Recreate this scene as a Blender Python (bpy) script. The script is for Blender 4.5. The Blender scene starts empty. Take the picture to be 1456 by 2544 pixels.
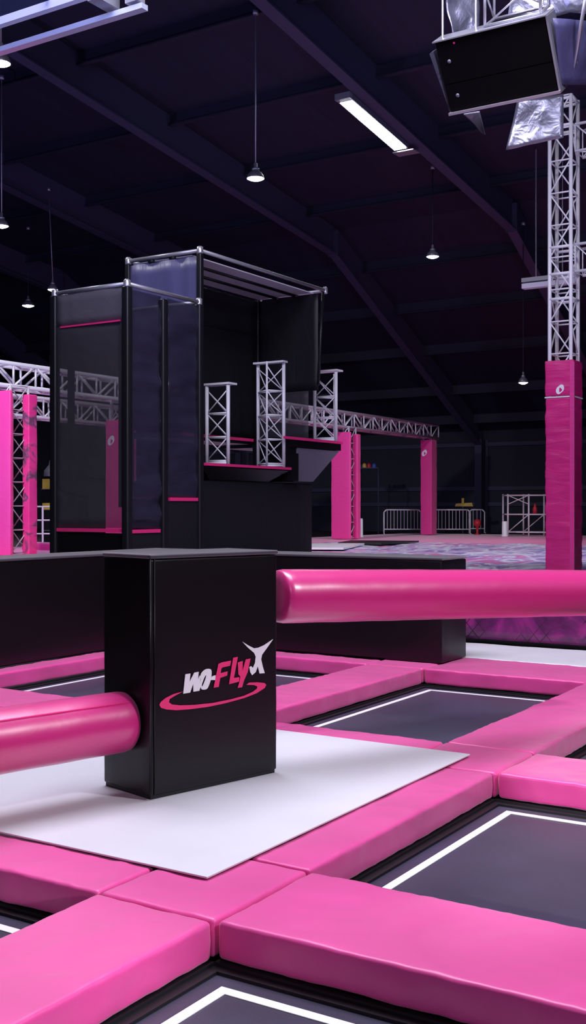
import bpy, bmesh, math, random
from mathutils import Vector, noise
from mathutils.geometry import tessellate_polygon
random.seed(7)
S = bpy.context.scene
COL = S.collection
# ------------------------------------------------------------------ survey of the hall
FPX, HZ, YAW, EYE = 2777.0, 1260.0, math.radians(32.26), 1.7
FW = Vector((-math.sin(YAW), math.cos(YAW), 0)); RT = Vector((math.cos(YAW), math.sin(YAW), 0))
def at(px, py, Y):
    p = RT*((px-728)/FPX*Y) + FW*Y
    p.z = EYE + (HZ-py)/FPX*Y
    return p
def ray_plane(px, py, p0, n):
    d = RT*((px-728)/FPX) + FW + Vector((0, 0, (HZ-py)/FPX))
    o = Vector((0, 0, EYE))
    return o + d*((p0-o).dot(n)/d.dot(n))

# ------------------------------------------------------------------ materials
MATS = {}
def mat(name, col, rough=.5, metal=0., bump=0., bscale=8., stretch=(1, 1, 1), var=0., vscale=3., emit=None, estr=0., spec=.5, alpha=1., coat=0., sheen=0., bump2=0., b2scale=9., b2stretch=(1, 1, 1)):
    m = bpy.data.materials.new(name); m.use_nodes = True
    nt = m.node_tree; N = nt.nodes; L = nt.links
    b = N['Principled BSDF']
    b.inputs['Base Color'].default_value = (*col, 1); b.inputs['Roughness'].default_value = rough
    b.inputs['Metallic'].default_value = metal; b.inputs['Specular IOR Level'].default_value = spec
    b.inputs['Coat Weight'].default_value = coat; b.inputs['Coat Roughness'].default_value = .25
    b.inputs['Sheen Weight'].default_value = sheen; b.inputs['Sheen Roughness'].default_value = .45; b.inputs['Sheen Tint'].default_value = (1, .93, 1, 1)
    if emit:
        b.inputs['Emission Color'].default_value = (*emit, 1); b.inputs['Emission Strength'].default_value = estr
    if bump or var:
        tc = N.new('ShaderNodeTexCoord'); mp = N.new('ShaderNodeMapping'); mp.inputs['Scale'].default_value = stretch
        L.new(tc.outputs['Object'], mp.inputs['Vector'])
    if bump:
        n1 = N.new('ShaderNodeTexNoise'); n1.inputs['Scale'].default_value = bscale; n1.inputs['Detail'].default_value = 4
        n1.inputs['Distortion'].default_value = .6
        L.new(mp.outputs[0], n1.inputs['Vector'])
        bp = N.new('ShaderNodeBump'); bp.inputs['Strength'].default_value = bump; bp.inputs['Distance'].default_value = .03
        L.new(n1.outputs['Fac'], bp.inputs['Height']); L.new(bp.outputs[0], b.inputs['Normal'])
        if bump2:
            m2 = N.new('ShaderNodeMapping'); m2.inputs['Scale'].default_value = b2stretch; m2.inputs['Rotation'].default_value = (0, 0, .35); L.new(tc.outputs['Object'], m2.inputs['Vector'])
            n3 = N.new('ShaderNodeTexNoise'); n3.inputs['Scale'].default_value = b2scale; n3.inputs['Detail'].default_value = 2; n3.inputs['Distortion'].default_value = .8
            L.new(m2.outputs[0], n3.inputs['Vector'])
            b2 = N.new('ShaderNodeBump'); b2.inputs['Strength'].default_value = bump2; b2.inputs['Distance'].default_value = .02
            L.new(n3.outputs['Fac'], b2.inputs['Height']); L.new(bp.outputs[0], b2.inputs['Normal']); L.new(b2.outputs[0], b.inputs['Normal'])
    if var:
        n2 = N.new('ShaderNodeTexNoise'); n2.inputs['Scale'].default_value = vscale; n2.inputs['Detail'].default_value = 5
        L.new(mp.outputs[0], n2.inputs['Vector'])
        r = N.new('ShaderNodeValToRGB'); r.color_ramp.elements[0].position = .3; r.color_ramp.elements[1].position = .72
        r.color_ramp.elements[0].color = (*[c*(1-var) for c in col], 1); r.color_ramp.elements[1].color = (*[min(1, c*(1+var)) for c in col], 1)
        L.new(n2.outputs['Fac'], r.inputs[0]); L.new(r.outputs[0], b.inputs['Base Color'])
    if alpha < 1:
        t = N.new('ShaderNodeBsdfTransparent'); mx = N.new('ShaderNodeMixShader'); mx.inputs[0].default_value = alpha
        L.new(t.outputs[0], mx.inputs[1]); L.new(b.outputs[0], mx.inputs[2]); L.new(mx.outputs[0], N['Material Output'].inputs[0])
    MATS[name] = m
    return m
PINK = mat('pink_vinyl', (.77, .058, .32), .40, bump=.3, bscale=1.6, var=.10, vscale=1.8, spec=.6, sheen=.5)
DECKP = mat('pink_deck_vinyl', (.85, .075, .32), .38, bump=.3, bscale=1.5, sheen=.5)
PINKW = mat('pink_wrinkled_vinyl', (.70, .02, .22), .42, bump=.7, bscale=1.5, stretch=(1, 1, 4.5), var=.08, vscale=3)
PINKARM = mat('pink_arm_vinyl', (.72, .018, .23), .36, bump=.15, bscale=3, spec=.7, sheen=.25, coat=.6)
PINKFAR = mat('pink_pillar_vinyl', (.76, .04, .29), .45, sheen=.4, bump=.35, bscale=2.5, stretch=(1, 1, 3))
PINKTRIM = mat('pink_trim', (.85, .03, .22), .5)
BLACKV = mat('black_vinyl', (.0055, .0045, .0065), .36, bump=.05, bscale=1.5, spec=.35)
BLACKP = mat('black_post_vinyl', (.008, .008, .012), .4, bump=.1, bscale=3)
BLACKF = mat('black_fabric', (.008, .008, .012), .55, bump=.5, bscale=2.2, stretch=(1.6, 1.6, .35))
HEADF = mat('grey_header_cloth', (.10, .09, .11), .5, bump=.5, bscale=3)
BLUEF = mat('satin_fabric', (.085, .08, .19), .45, bump=.5, bscale=2.0, stretch=(2.4, 2.4, .35))
NET = mat('black_mesh_net', (.075, .068, .085), .5, bump=.6, bscale=2.2, stretch=(1, 1, 1.8), alpha=.46)
NETR = mat('rear_mesh_net', (.02, .02, .03), .6, alpha=.3)
NETS = mat('shiny_mesh_net', (.035, .032, .065), .32, bump=.9, bscale=1.3, stretch=(1, 1, 2.6), alpha=.62)
WHITEM = mat('white_mat', (.69, .68, .73), .45, bump=.04, bscale=2, var=.05, vscale=1.3)
BED = mat('trampoline_bed_fabric', (.028, .028, .062), .42, bump=.06, bscale=90, var=.35, vscale=1.6, spec=.5, sheen=.14)
EDGE = mat('trampoline_edge_webbing', (.006, .006, .009), .5)
LINE = mat('white_line', (.85, .84, .87), .5)
STEEL = mat('white_truss_paint', (.80, .79, .86), .35)
TRUSS = mat('silver_truss_paint', (.62, .61, .70), .35, metal=.2)
ALU = mat('aluminium', (.66, .65, .72), .32, metal=.75)
FRAMEM = mat('pale_frame_metal', (.60, .63, .80), .3, metal=.35)
DALU = mat('dull_aluminium', (.40, .40, .45), .4, metal=.6)
FOIL = mat('silver_foil', (.26, .26, .36), .3, metal=.6, bump=.9, bscale=3, bump2=.5, b2scale=6)
DARKBOX = mat('black_screen_panel', (.0015, .0015, .002), .5, spec=.12)
ROOF = mat('dark_roof_sheet', (.011, .013, .034), .7, bump=.3, bscale=3, stretch=(6, .2, 1), var=.2, vscale=.6)
PURL = mat('dark_purlin_paint', (.015, .016, .036), .6)
RAFT = mat('dark_rafter_paint', (.046, .046, .092), .6)
WALLM = mat('dark_block_wall', (.022, .025, .042), .8, bump=.2, bscale=6)
FLOORM = mat('dark_floor', (.02, .02, .025), .7)
DECKM = mat('dark_deck', (.03, .02, .03), .6)
CANOPY = mat('grey_canopy_sheet', (.72, .70, .80), .6)
TOPGLARE = mat('black_vinyl_top_glare', (.03, .03, .048), .42, spec=.6, sheen=.9)  # black vinyl with the bluish glare of the tops put into its colour
GREYV = mat('grey_hull_panel', (.16, .145, .20), .5)
LOGOW = mat('logo_white', (.93, .92, .97), .5, sheen=.3)
LOGOP = mat('logo_pink', (.92, .04, .20), .5)
LAMPG = mat('lamp_grey', (.22, .22, .28), .4, metal=.5)
BULB = mat('lamp_glow', (1, 1, 1), .5, emit=(1, .97, .93), estr=40)
TUBEL = mat('panel_glow', (1, 1, 1), .5, emit=(.97, .98, 1), estr=25)
YEL = mat('yellow_plastic', (.7, .5, .08), .5)
RED = mat('red_plastic', (.6, .03, .05), .5)
BLUE = mat('blue_plastic', (.05, .12, .5), .5)
GLASS = mat('dark_glass', (.01, .012, .03), .08, alpha=.8)
# printed air bag cover: swirls of purple, white and pink
def print_mat(name, ramp, scale, dist, rough=.35, net=False):
    m = bpy.data.materials.new(name); m.use_nodes = True
    nt = m.node_tree; N = nt.nodes; L = nt.links; b = N['Principled BSDF']; b.inputs['Roughness'].default_value = rough
    tc = N.new('ShaderNodeTexCoord'); mp = N.new('ShaderNodeMapping'); mp.inputs['Scale'].default_value = (1, .55, 1)
    mp.inputs['Rotation'].default_value = (0, 0, .5)
    n = N.new('ShaderNodeTexNoise'); n.inputs['Scale'].default_value = scale; n.inputs['Detail'].default_value = 5; n.inputs['Distortion'].default_value = dist
    r = N.new('ShaderNodeValToRGB'); e = r.color_ramp.elements
    e[0].position, e[0].color = ramp[0][0], (*ramp[0][1], 1); e[1].position, e[1].color = ramp[-1][0], (*ramp[-1][1], 1)
    for p, c in ramp[1:-1]:
        q = e.new(p); q.color = (*c, 1)
    L.new(tc.outputs['Object'], mp.inputs[0]); L.new(mp.outputs[0], n.inputs['Vector']); L.new(n.outputs['Fac'], r.inputs[0]); L.new(r.outputs[0], b.inputs['Base Color'])
    bp = N.new('ShaderNodeBump'); bp.inputs['Strength'].default_value = .4; bp.inputs['Distance'].default_value = .05
    L.new(n.outputs['Fac'], bp.inputs['Height']); L.new(bp.outputs[0], b.inputs['Normal'])
    return m
BAGTOP = print_mat('airbag_print', [(.25, (.12, .06, .25)), (.42, (.36, .24, .58)), (.5, (.85, .82, .92)), (.56, (.50, .34, .68)), (.64, (.75, .12, .38)), (.75, (.85, .8, .9))], 1.0, 1.6)
BAGSIDE = print_mat('airbag_side_print', [(.3, (.07, .006, .06)), (.5, (.16, .012, .12)), (.62, (.30, .016, .18)), (.72, (.18, .05, .2)), (.8, (.55, .06, .25))], 2.2, 1.2)
PILPRINT = print_mat('pillar_print', [(.3, (.75, .03, .28)), (.5, (.8, .05, .3)), (.58, (.1, .06, .12)), (.66, (.8, .1, .4)), (.8, (.8, .4, .6))], 1.6, 1.2)

# ------------------------------------------------------------------ mesh helpers
class MB:
    def __init__(s): s.v = []; s.f = []
    def box(s, x0, x1, y0, y1, z0, z1):
        b = len(s.v)
        s.v += [Vector((x, y, z)) for z in (z0, z1) for y in (y0, y1) for x in (x0, x1)]
        s.f += [tuple(b+i for i in q) for q in ((0, 2, 3, 1), (4, 5, 7, 6), (0, 1, 5, 4), (2, 6, 7, 3), (0, 4, 6, 2), (1, 3, 7, 5))]
        return s
    def hexa(s, pts):      # 8 points: bottom loop (4), top loop (4)
        b = len(s.v); s.v += [Vector(p) for p in pts]
        s.f += [tuple(b+i for i in q) for q in ((3, 2, 1, 0), (4, 5, 6, 7), (0, 1, 5, 4), (1, 2, 6, 5), (2, 3, 7, 6), (3, 0, 4, 7))]
        return s
    def tube(s, p, q, r, n=8, r2=None):
        p = Vector(p); q = Vector(q); d = (q-p).normalized()
        a = d.orthogonal().normalized(); c = d.cross(a); b = len(s.v); r2 = r if r2 is None else r2
        for P, R in ((p, r), (q, r2)):
            for k in range(n):
                t = 2*math.pi*k/n; s.v.append(P + (a*math.cos(t)+c*math.sin(t))*R)
        for k in range(n): s.f.append((b+k, b+(k+1) % n, b+n+(k+1) % n, b+n+k))
        s.f.append(tuple(b+k for k in reversed(range(n)))); s.f.append(tuple(b+n+k for k in range(n)))
        return s
    def path(s, pts, r, n=8):
        for a, c in zip(pts, pts[1:]): s.tube(a, c, r, n)
        return s
    def lathe(s, o, prof, n=24, axis=Vector((0, 0, 1))):   # profile [(radius, height)]
        axis = axis.normalized(); a = axis.orthogonal().normalized(); c = axis.cross(a); o = Vector(o); b = len(s.v)
        for r, h in prof:
            for k in range(n):
                t = 2*math.pi*k/n; s.v.append(o + axis*h + (a*math.cos(t)+c*math.sin(t))*r)
        for i in range(len(prof)-1):
            for k in range(n):
                s.f.append((b+i*n+k, b+i*n+(k+1) % n, b+(i+1)*n+(k+1) % n, b+(i+1)*n+k))
        return s
    def rbox(s, x0, x1, y0, y1, z0, z1, r=.03, step=.08, amp=0., sc=3., crown=0., cr=0., zw=1.5):
        # padded cushion: a box with rounded edges and a dense, slightly creased skin
        def ax(a, c, st):
            n = max(1, int(round((c-a-2*r)/st)))
            return [a, a+r*.3, a+r*.65] + [a+r+(c-a-2*r)*i/n for i in range(n+1)] + [c-r*.65, c-r*.3, c]
        X, Y, Z = ax(x0, x1, step), ax(y0, y1, step), ax(z0, z1, step)
        idx = {}
        def V(i, j, k):
            if (i, j, k) in idx: return idx[(i, j, k)]
            p = Vector((X[i], Y[j], Z[k]))
            q = Vector((min(max(p.x, x0+r), x1-r), min(max(p.y, y0+r), y1-r), min(max(p.z, z0+r), z1-r)))
            d = p-q; nn = d.normalized() if d.length > 1e-9 else Vector((0, 0, 1))
            w = q+nn*r
            if amp:
                a = noise.noise(Vector((w.x*sc, w.y*sc, w.z*sc*zw))) + .5*noise.noise(Vector((w.x*sc*2.3+5, w.y*sc*2.3, w.z*sc*3)))
                w -= nn*amp*(.75+a)
            if cr:   # soft folds, plus puckers that run in from the seams
                f = 1-abs(noise.noise(Vector((w.x*1.9+w.y*.9, w.y*1.3-w.x*.6, w.z*2+3)))); g2 = 1-abs(noise.noise(Vector((w.x*4.2-w.y*2.0+9, w.y*4.4, w.z*5))))
                e = min(w.x-x0, x1-w.x) if (y1-y0) > (x1-x0) else min(w.y-y0, y1-w.y)
                t = w.y if (y1-y0) > (x1-x0) else w.x
                pk = noise.noise(Vector((t*17, e*4, w.z*5)))*max(0, 1-e/.13) if nn.z > .4 else .7*noise.noise(Vector((t*13+4, w.z*6, 2)))
                w += nn*cr*(f**10+.6*g2**12-.7*0+.7*pk-.8)
            if crown and nn.z > .5:
                u = min(1, 4*(w.x-x0)*(x1-w.x)/(x1-x0)**2+.0); v = 4*(w.y-y0)*(y1-w.y)/(y1-y0)**2
                w.z += crown*(min(u, 1)*min(v, 1))**.5 - crown if u > 0 and v > 0 else -crown
            idx[(i, j, k)] = len(s.v); s.v.append(w); return idx[(i, j, k)]
        nx, ny, nz = len(X)-1, len(Y)-1, len(Z)-1
        for i in range(nx):
            for j in range(ny):
                s.f.append((V(i, j, nz), V(i+1, j, nz), V(i+1, j+1, nz), V(i, j+1, nz)))
                s.f.append((V(i, j+1, 0), V(i+1, j+1, 0), V(i+1, j, 0), V(i, j, 0)))
        for i in range(nx):
            for k in range(nz):
                s.f.append((V(i, 0, k), V(i+1, 0, k), V(i+1, 0, k+1), V(i, 0, k+1)))
                s.f.append((V(i+1, ny, k), V(i, ny, k), V(i, ny, k+1), V(i+1, ny, k+1)))
        for j in range(ny):
            for k in range(nz):
                s.f.append((V(0, j+1, k), V(0, j, k), V(0, j, k+1), V(0, j+1, k+1)))
                s.f.append((V(nx, j, k), V(nx, j+1, k), V(nx, j+1, k+1), V(nx, j, k+1)))
        return s
    def sheet(s, p, u, v, nu, nv, amp=0., sc=2., th=.012, zs=.5):  # creased cloth spanning p, p+u, p+v with real thickness
        p = Vector(p); u = Vector(u); v = Vector(v); n = u.cross(v).normalized(); b = len(s.v)
        for side in (0, 1):
            for j in range(nv+1):
                for i in range(nu+1):
                    w = p+u*(i/nu)+v*(j/nv)
                    w += n*(amp*noise.noise(Vector((w.x*sc, w.y*sc, w.z*sc*zs))) + (th if side else 0))
                    s.v.append(w)
        m = (nu+1)*(nv+1)
        for j in range(nv):
            for i in range(nu):
                a = b+j*(nu+1)+i
                s.f.append((a, a+nu+1, a+nu+2, a+1)); a += m; s.f.append((a, a+1, a+nu+2, a+nu+1))
        for i in range(nu):
            a = b+i; s.f.append((a, a+1, a+1+m, a+m)); a = b+nv*(nu+1)+i; s.f.append((a+1, a, a+m, a+1+m))
        for j in range(nv):
            a = b+j*(nu+1); c = a+nu+1; s.f.append((c, a, a+m, c+m)); a += nu; c += nu; s.f.append((a, c, c+m, a+m))
        return s
    def xf(s, fn): s.v = [fn(w) for w in s.v]; return s
    def build(s, name, m, parent=None, smooth=False, loc=None):
        me = bpy.data.meshes.new(name)
        if loc is None:
            if parent is not None: loc = Vector(parent['_w'])
            elif s.v:
                lo = Vector([min(w[i] for w in s.v) for i in range(3)]); hi = Vector([max(w[i] for w in s.v) for i in range(3)])
                loc = Vector(((lo.x+hi.x)/2, (lo.y+hi.y)/2, lo.z))
        loc = Vector(loc)
        me.from_pydata([tuple(w-loc) for w in s.v], [], s.f); me.update()
        me.materials.append(m)
        if smooth:
            for p in me.polygons: p.use_smooth = True
        o = bpy.data.objects.new(name, me); COL.objects.link(o)
        if parent is None: o.location = loc
        else: o.parent = parent; o.location = loc-Vector(parent['_w'])
        o['_w'] = list(loc)
        return o
def tag(o, label, cat, group=None, kind=None):
    if label: o['label'] = label
    if cat: o['category'] = cat
    if group: o['group'] = group
    if kind: o['kind'] = kind
    return o
def thing(name, loc, label, cat, group=None):
    o = bpy.data.objects.new(name, None); COL.objects.link(o); o.location = loc; o['_w'] = list(loc)
    o.empty_display_size = .2
    return tag(o, label, cat, group)
def struct(o):
    o['kind'] = 'structure'; return o
def sharp(o, ang=35):
    me = o.data
    me.set_sharp_from_angle(angle=math.radians(ang)); return o

# ------------------------------------------------------------------ the hall shell
X0, X1, YB, YE = -46., 14., -12., 50.
def flange_z(y):
    if y < 35.6: return 10.97 + (35.6-max(y, 8))*.125 - max(0, 8-y)*.125
    return 10.97 - (y-35.6)*(6.77/14.4)
def roof_z(y): return flange_z(y) + (1.15 if y < 36 else 1.15+.0*(y-36))
struct(MB().box(X0, X1, YB, YE, -.8, -.6).build('floor', FLOORM))
rf = MB(); ys = [YB, 8, 35.9, YE]
for a, b in zip(ys, ys[1:]):
    za, zb = roof_z(a), roof_z(b)
    rf.hexa([(X0, a, za), (X1, a, za), (X1, b, zb), (X0, b, zb), (X0, a, za+.2), (X1, a, za+.2), (X1, b, zb+.2), (X0, b, zb+.2)])
struct(rf.build('ceiling', ROOF))
struct(MB().box(X0, X1, YE, YE+.3, -.6, 5.8).build('wall_far', WALLM))
struct(MB().box(X0-.3, X0, YB, YE, -.6, 16).build('wall_left', WALLM))
struct(MB().box(X1, X1+.3, YB, YE, -.6, 16).build('wall_right', WALLM))
struct(MB().box(X0, X1, YB-.3, YB, -.6, 14).build('wall_behind', WALLM))
for i, z in enumerate((1.75, 2.5, 4.6)):
    struct(MB().box(X0, X1, YE-.14, YE, z, z+.18).build('trim_%d' % (i+1), RAFT))
for x in (-41.4, -34.5, -27.6, -20.7, -13.8, -6.9, 0):
    m = MB(); prof = [YB, 8, 35.6, YE-.9]
    for a, b in zip(prof, prof[1:]):
        za, zb, ra, rb = flange_z(a), flange_z(b), roof_z(a)-.02, roof_z(b)-.02
        m.hexa([(x-.17, a, za), (x+.17, a, za), (x+.17, b, zb), (x-.17, b, zb), (x-.17, a, za+.05), (x+.17, a, za+.05), (x+.17, b, zb+.05), (x-.17, b, zb+.05)])
        m.hexa([(x-.03, a, za+.05), (x+.03, a, za+.05), (x+.03, b, zb+.05), (x-.03, b, zb+.05), (x-.03, a, ra), (x+.03, a, ra), (x+.03, b, rb), (x-.03, b, rb)])
    for y in (35.6,):
        m.box(x-.2, x+.2, y-.06, y+.06, flange_z(y)-.03, flange_z(y)+.9)
    m.box(x-.17, x+.17, YE-.9, YE-.85, -.6, 4.9); m.box(x-.03, x+.03, YE-.85, YE-.1, -.6, 4.9); m.box(x-.17, x+.17, YE-.1, YE-.05, -.6, 4.9)
    struct(m.build('roof_rafter', RAFT))
for y in [22.1+3.87*k for k in range(-3, 4)] + [37.8, 40.4, 43.2, 46.2, 48.6]:
    z = roof_z(y)
    m = MB().box(X0, X1, y-.03, y+.03, z-.36, z+.02).box(X0, X1, y-.13, y+.03, z-.40, z-.36)
    struct(m.build('roof_purlin', PURL))

# ------------------------------------------------------------------ trampoline court
PADG = 'pink pads between the trampolines'
def pad(x0, x1, y0, y1, label, z0=-.17, z1=0., name='trampoline_pad'):
    g = .004
    o = MB().rbox(x0+g, x1-g, y0+g, y1-g, z0, z1, r=.026, step=.032, amp=.004, sc=3.4, cr=.0045).build(name, PINK, smooth=True)
    tag(o, label, 'pad', PADG)
    return o
pad(-6.0, -3.37, 3.72, 4.14, 'pink pad along the near edge of the white mat, lower left of the photo')
pad(-3.37, -2.73, 3.72, 4.48, 'square pink corner pad under the nearest corner of the white mat')
pad(-3.37, -2.73, 1.6, 3.72, 'wide pink pad running to the bottom left corner, pale lit side')
pad(-2.73, .6, 3.72, 4.48, 'wide pink pad at bottom right between the two nearest trampolines')
pad(-3.09, -2.73, 4.48, 6.75, 'narrow pink pad along the right edge of the white mat')
pad(-3.40, -2.72, 6.75, 7.46, 'square pink corner pad at the far right corner of the white mat')
pad(-5.14, -3.40, 7.06, 7.46, 'narrow pink pad between white mat and the middle trampoline')
pad(-3.40, -2.72, 7.46, 10.72, 'long pink pad down the right side of the middle trampoline')
pad(-2.72, .6, 6.75, 7.46, 'pink pad with very pale front at right edge, behind the white lined trampoline')
pad(-5.82, -5.14, 7.10, 10.72, 'long pink pad between the middle trampoline and the one behind the tower')
pad(-8.64, -5.82, 6.75, 7.46, 'pink pad at left edge above the low arm, before the rear left trampoline')
pad(-8.95, -8.64, 6.75, 10.72, 'narrow pink pad along the foot of the left black wall')
pad(-8.95, -5.82, 10.72, 11.10, 'narrow pink pad at the foot of the black wall, right of the tower')
pad(-5.82, -5.14, 10.72, 11.775, 'square pink corner pad under the end of the right black wall')
pad(-5.14, -3.40, 10.72, 11.775, 'pink pad along the far edge of the middle trampoline')
pad(-3.40, .6, 10.72, 11.775, 'pink pad cut by the right edge, beside the far white strip')
TRG = 'rectangular trampolines'
def tramp(x0, x1, y0, y1, label):
    c = ((x0+x1)/2, (y0+y1)/2, -.6)
    t = thing('trampoline', c, label, 'trampoline', TRG)
    zb = -.20
    MB().box(x0, x1, y0, y1, zb-.015, zb).build('bed', BED, t)
    e = MB(); w = .045
    for (a, b, cc, d) in ((x0, x1, y0, y0+w), (x0, x1, y1-w, y1), (x0, x0+w, y0+w, y1-w), (x1-w, x1, y0+w, y1-w)): e.box(a, b, cc, d, zb, zb+.014)
    e.build('edge_webbing', EDGE, t)
    i = .13; w = .05; l = MB(); a0, a1, b0, b1 = x0+i, x1-i, y0+i, y1-i; z = zb+.001
    for (a, b, cc, d) in ((a0, a1, b0, b0+w), (a0, a1, b1-w, b1), (a0, a0+w, b0+w, b1-w), (a1-w, a1, b0+w, b1-w)): l.box(a, b, cc, d, z, z+.003)
    l.build('border_line', LINE, t)
    fr = MB(); w = .03
    for (a, b, cc, d) in ((x0, x1, y0-w, y0), (x0, x1, y1, y1+w), (x0-w, x0, y0, y1), (x1, x1+w, y0, y1)): fr.box(a, b, cc, d, -.6, -.172)
    fr.build('frame', EDGE, t)
tramp(-2.73, .6, 1.6, 3.72, 'trampoline at the bottom edge, only its white lined far corner showing')
tramp(-2.73, .6, 4.48, 6.75, 'large dark trampoline right of the white mat, cut by the right edge')
tramp(-5.14, -3.40, 7.46, 10.72, 'middle dark trampoline between white mat and right black wall')
tramp(-8.64, -5.82, 7.46, 10.72, 'dark trampoline behind the tower, seen on both sides of it')
tramp(-6.0, -3.37, 1.6, 3.72, 'trampoline at the left edge with only a sliver of bed and line showing')
tramp(-2.72, .6, 7.46, 10.72, 'trampoline at right edge of which only a small dark corner shows')

m = MB().rbox(-5.78, -3.05, 4.10, 7.10, .004, .015, r=.004, step=.3)
tag(m.build('landing_mat', WHITEM, smooth=True), 'white floor mat carrying the black logo tower', 'mat', 'white mats')
m = MB().rbox(-8.9, 2.0, 11.785, 13.10, -.15, .0, r=.02, step=.09, amp=.006, sc=2.5)
tag(m.build('landing_mat', WHITEM, smooth=True), 'long white mat strip before the purple air bag', 'mat', 'white mats')

# ------------------------------------------------------------------ black padded barrier walls
WG = 'low black padded walls'
w = thing('padded_wall', (-9.28, 7.6, 0), 'low black padded wall running from the left edge behind the tower', 'wall', WG)
MB().rbox(-9.62, -8.95, 4.0, 11.77, .0, 1.12, r=.02, step=.2, amp=.003, sc=2).build('body', BLACKV, w, smooth=True)
MB().rbox(-9.625, -8.945, 3.995, 11.775, 1.121, 1.15, r=.012, step=.25).build('top_cover', TOPGLARE, w, smooth=True)
w = thing('padded_wall', (-7.0, 11.43, 0), 'low black padded wall ending behind the high pink arm', 'wall', WG)
MB().rbox(-8.94, -5.10, 11.10, 11.77, .0, 1.12, r=.02, step=.2, amp=.003, sc=2).build('body', BLACKV, w, smooth=True)
MB().rbox(-8.94, -5.095, 11.095, 11.775, 1.121, 1.15, r=.012, step=.25).build('top_cover', TOPGLARE, w, smooth=True)

# ------------------------------------------------------------------ black tower with the logo
E1 = Vector((.2494, .9684, 0)); E2 = Vector((-.9684, .2494, 0)); F0 = Vector((-4.12, 4.99, 0))
def tw(p): return F0 + E1*p.x + E2*p.y + Vector((0, 0, p.z))
T = thing('sweeper_tower', F0+E1*.495+E2*.24+Vector((0, 0, .015)), 'tall black padded tower with a logo and two pink padded arms', 'tower')
MB().rbox(0, .99, 0, .48, .034, 1.40, r=.014, step=.1, amp=.0025, sc=2.5).xf(tw).build('body', BLACKV, T, smooth=True); TB = COL.objects[-1]
MB().box(.012, .978, .012, .468, .015, .036).xf(tw).build('base_plate', EDGE, T)
MB().rbox(-.006, .996, -.006, .486, 1.402, 1.428, r=.01, step=.12).xf(tw).build('top_cover', TOPGLARE, T, smooth=True)
MB().tube((.002, .001, .04), (.002, .001, 1.40), .0075, 8).tube((.03, -.002, .04), (.03, -.002, 1.40), .004, 8).xf(tw).build('corner_piping', BLACKV, T, smooth=True)
def zpt(u, v): return (380+.22665*u, 1570+.22665*v)
def decal(name, polys, m):
    mb = MB(); n = -E2; p0 = F0+n*.0045
    for loops in polys:
        L = [[ray_plane(*zpt(*q), p0, n) for q in lp] for lp in loops]
        flat = [q for lp in L for q in lp]
        tri = tessellate_polygon(L); b = len(mb.v); k = len(flat)
        mb.v += flat + [q-n*.003 for q in flat]
        for t in tri:
            a, bb, c = (flat[i] for i in t)
            if (bb-a).cross(c-a).dot(n) < 0: t = (t[0], t[2], t[1])
            mb.f.append(tuple(b+i for i in t)); mb.f.append(tuple(b+k+i for i in reversed(t)))
        o = 0
        for lp in L:
            for i in range(len(lp)):
                j = (i+1) % len(lp); mb.f.append((b+o+i, b+o+j, b+k+o+j, b+k+o+i))
            o += len(lp)
    return mb.build(name, m, TB)
def smooth_loop(lp, it=2):
    for _ in range(it):
        out = []
        for a, b in zip(lp, lp[1:]+lp[:1]):
            out += [(a[0]*.75+b[0]*.25, a[1]*.75+b[1]*.25), (a[0]*.25+b[0]*.75, a[1]*.25+b[1]*.75)]
        lp = out
    return lp
Wp = [(333, 677), (356, 464), (412, 456), (402, 548), (455, 446), (503, 437), (494, 520), (514, 478), (530, 500), (522, 600), (510, 645), (445, 655), (442, 567), (408, 665)]
Op = smooth_loop([(516, 480), (545, 432), (580, 408), (615, 402), (640, 412), (645, 445), (638, 520), (612, 595), (594, 626), (560, 634), (532, 630), (522, 600)])
Oh = smooth_loop([(574, 478), (588, 474), (572, 530), (545, 596), (534, 600), (540, 560)])
Hp = [(648, 488), (688, 474), (683, 528), (632, 527), (640, 505)]
Fp = [(667, 611), (718, 352), (758, 333), (857, 315), (847, 370), (768, 388), (752, 398), (742, 452), (820, 432), (814, 478), (738, 505), (722, 603)]
Lp = [(835, 573), (880, 283), (931, 274), (888, 505), (948, 495), (945, 545)]
Yp = [(932, 335), (985, 318), (983, 430), (1018, 302), (1070, 292), (1040, 440), (1000, 530), (978, 606), (930, 613), (950, 545), (960, 490), (938, 465)]
Jp = [(982, 107), (1050, 150), (1112, 180), (1160, 172), (1220, 145), (1318, 80), (1255, 170), (1197, 250), (1187, 300), (1205, 380), (1226, 452), (1170, 456), (1150, 375), (1128, 440), (1088, 474), (1068, 440), (1058, 385), (1078, 375), (1097, 395), (1120, 340), (1127, 270), (1110, 230), (1040, 170)]
Sp = [(328, 655), (230, 680), (140, 725), (85, 770), (72, 800), (90, 832), (150, 850), (260, 858), (400, 848), (600, 822), (800, 780), (1000, 725), (1140, 670), (1225, 615), (1243, 580), (1225, 560), (1150, 552), (1055, 556), (1027, 580), (1110, 582), (1145, 597), (1142, 620), (1100, 655), (1000, 700), (850, 740), (650, 780), (450, 800), (300, 805), (210, 795), (175, 770), (185, 735), (240, 700)]
tag(decal('white_lettering', [[Wp], [Op, Oh], [Hp]], LOGOW), 'white letters of the logo', None)
tag(decal('pink_lettering', [[Fp], [Lp], [Yp]], LOGOP), 'pink letters of the logo', None)
tag(decal('jumper_emblem', [[Jp]], LOGOW), 'white leaping figure of the logo', None)
tag(decal('swoosh_emblem', [[Sp]], LOGOP), 'pink swoosh of the logo', None)

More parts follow.
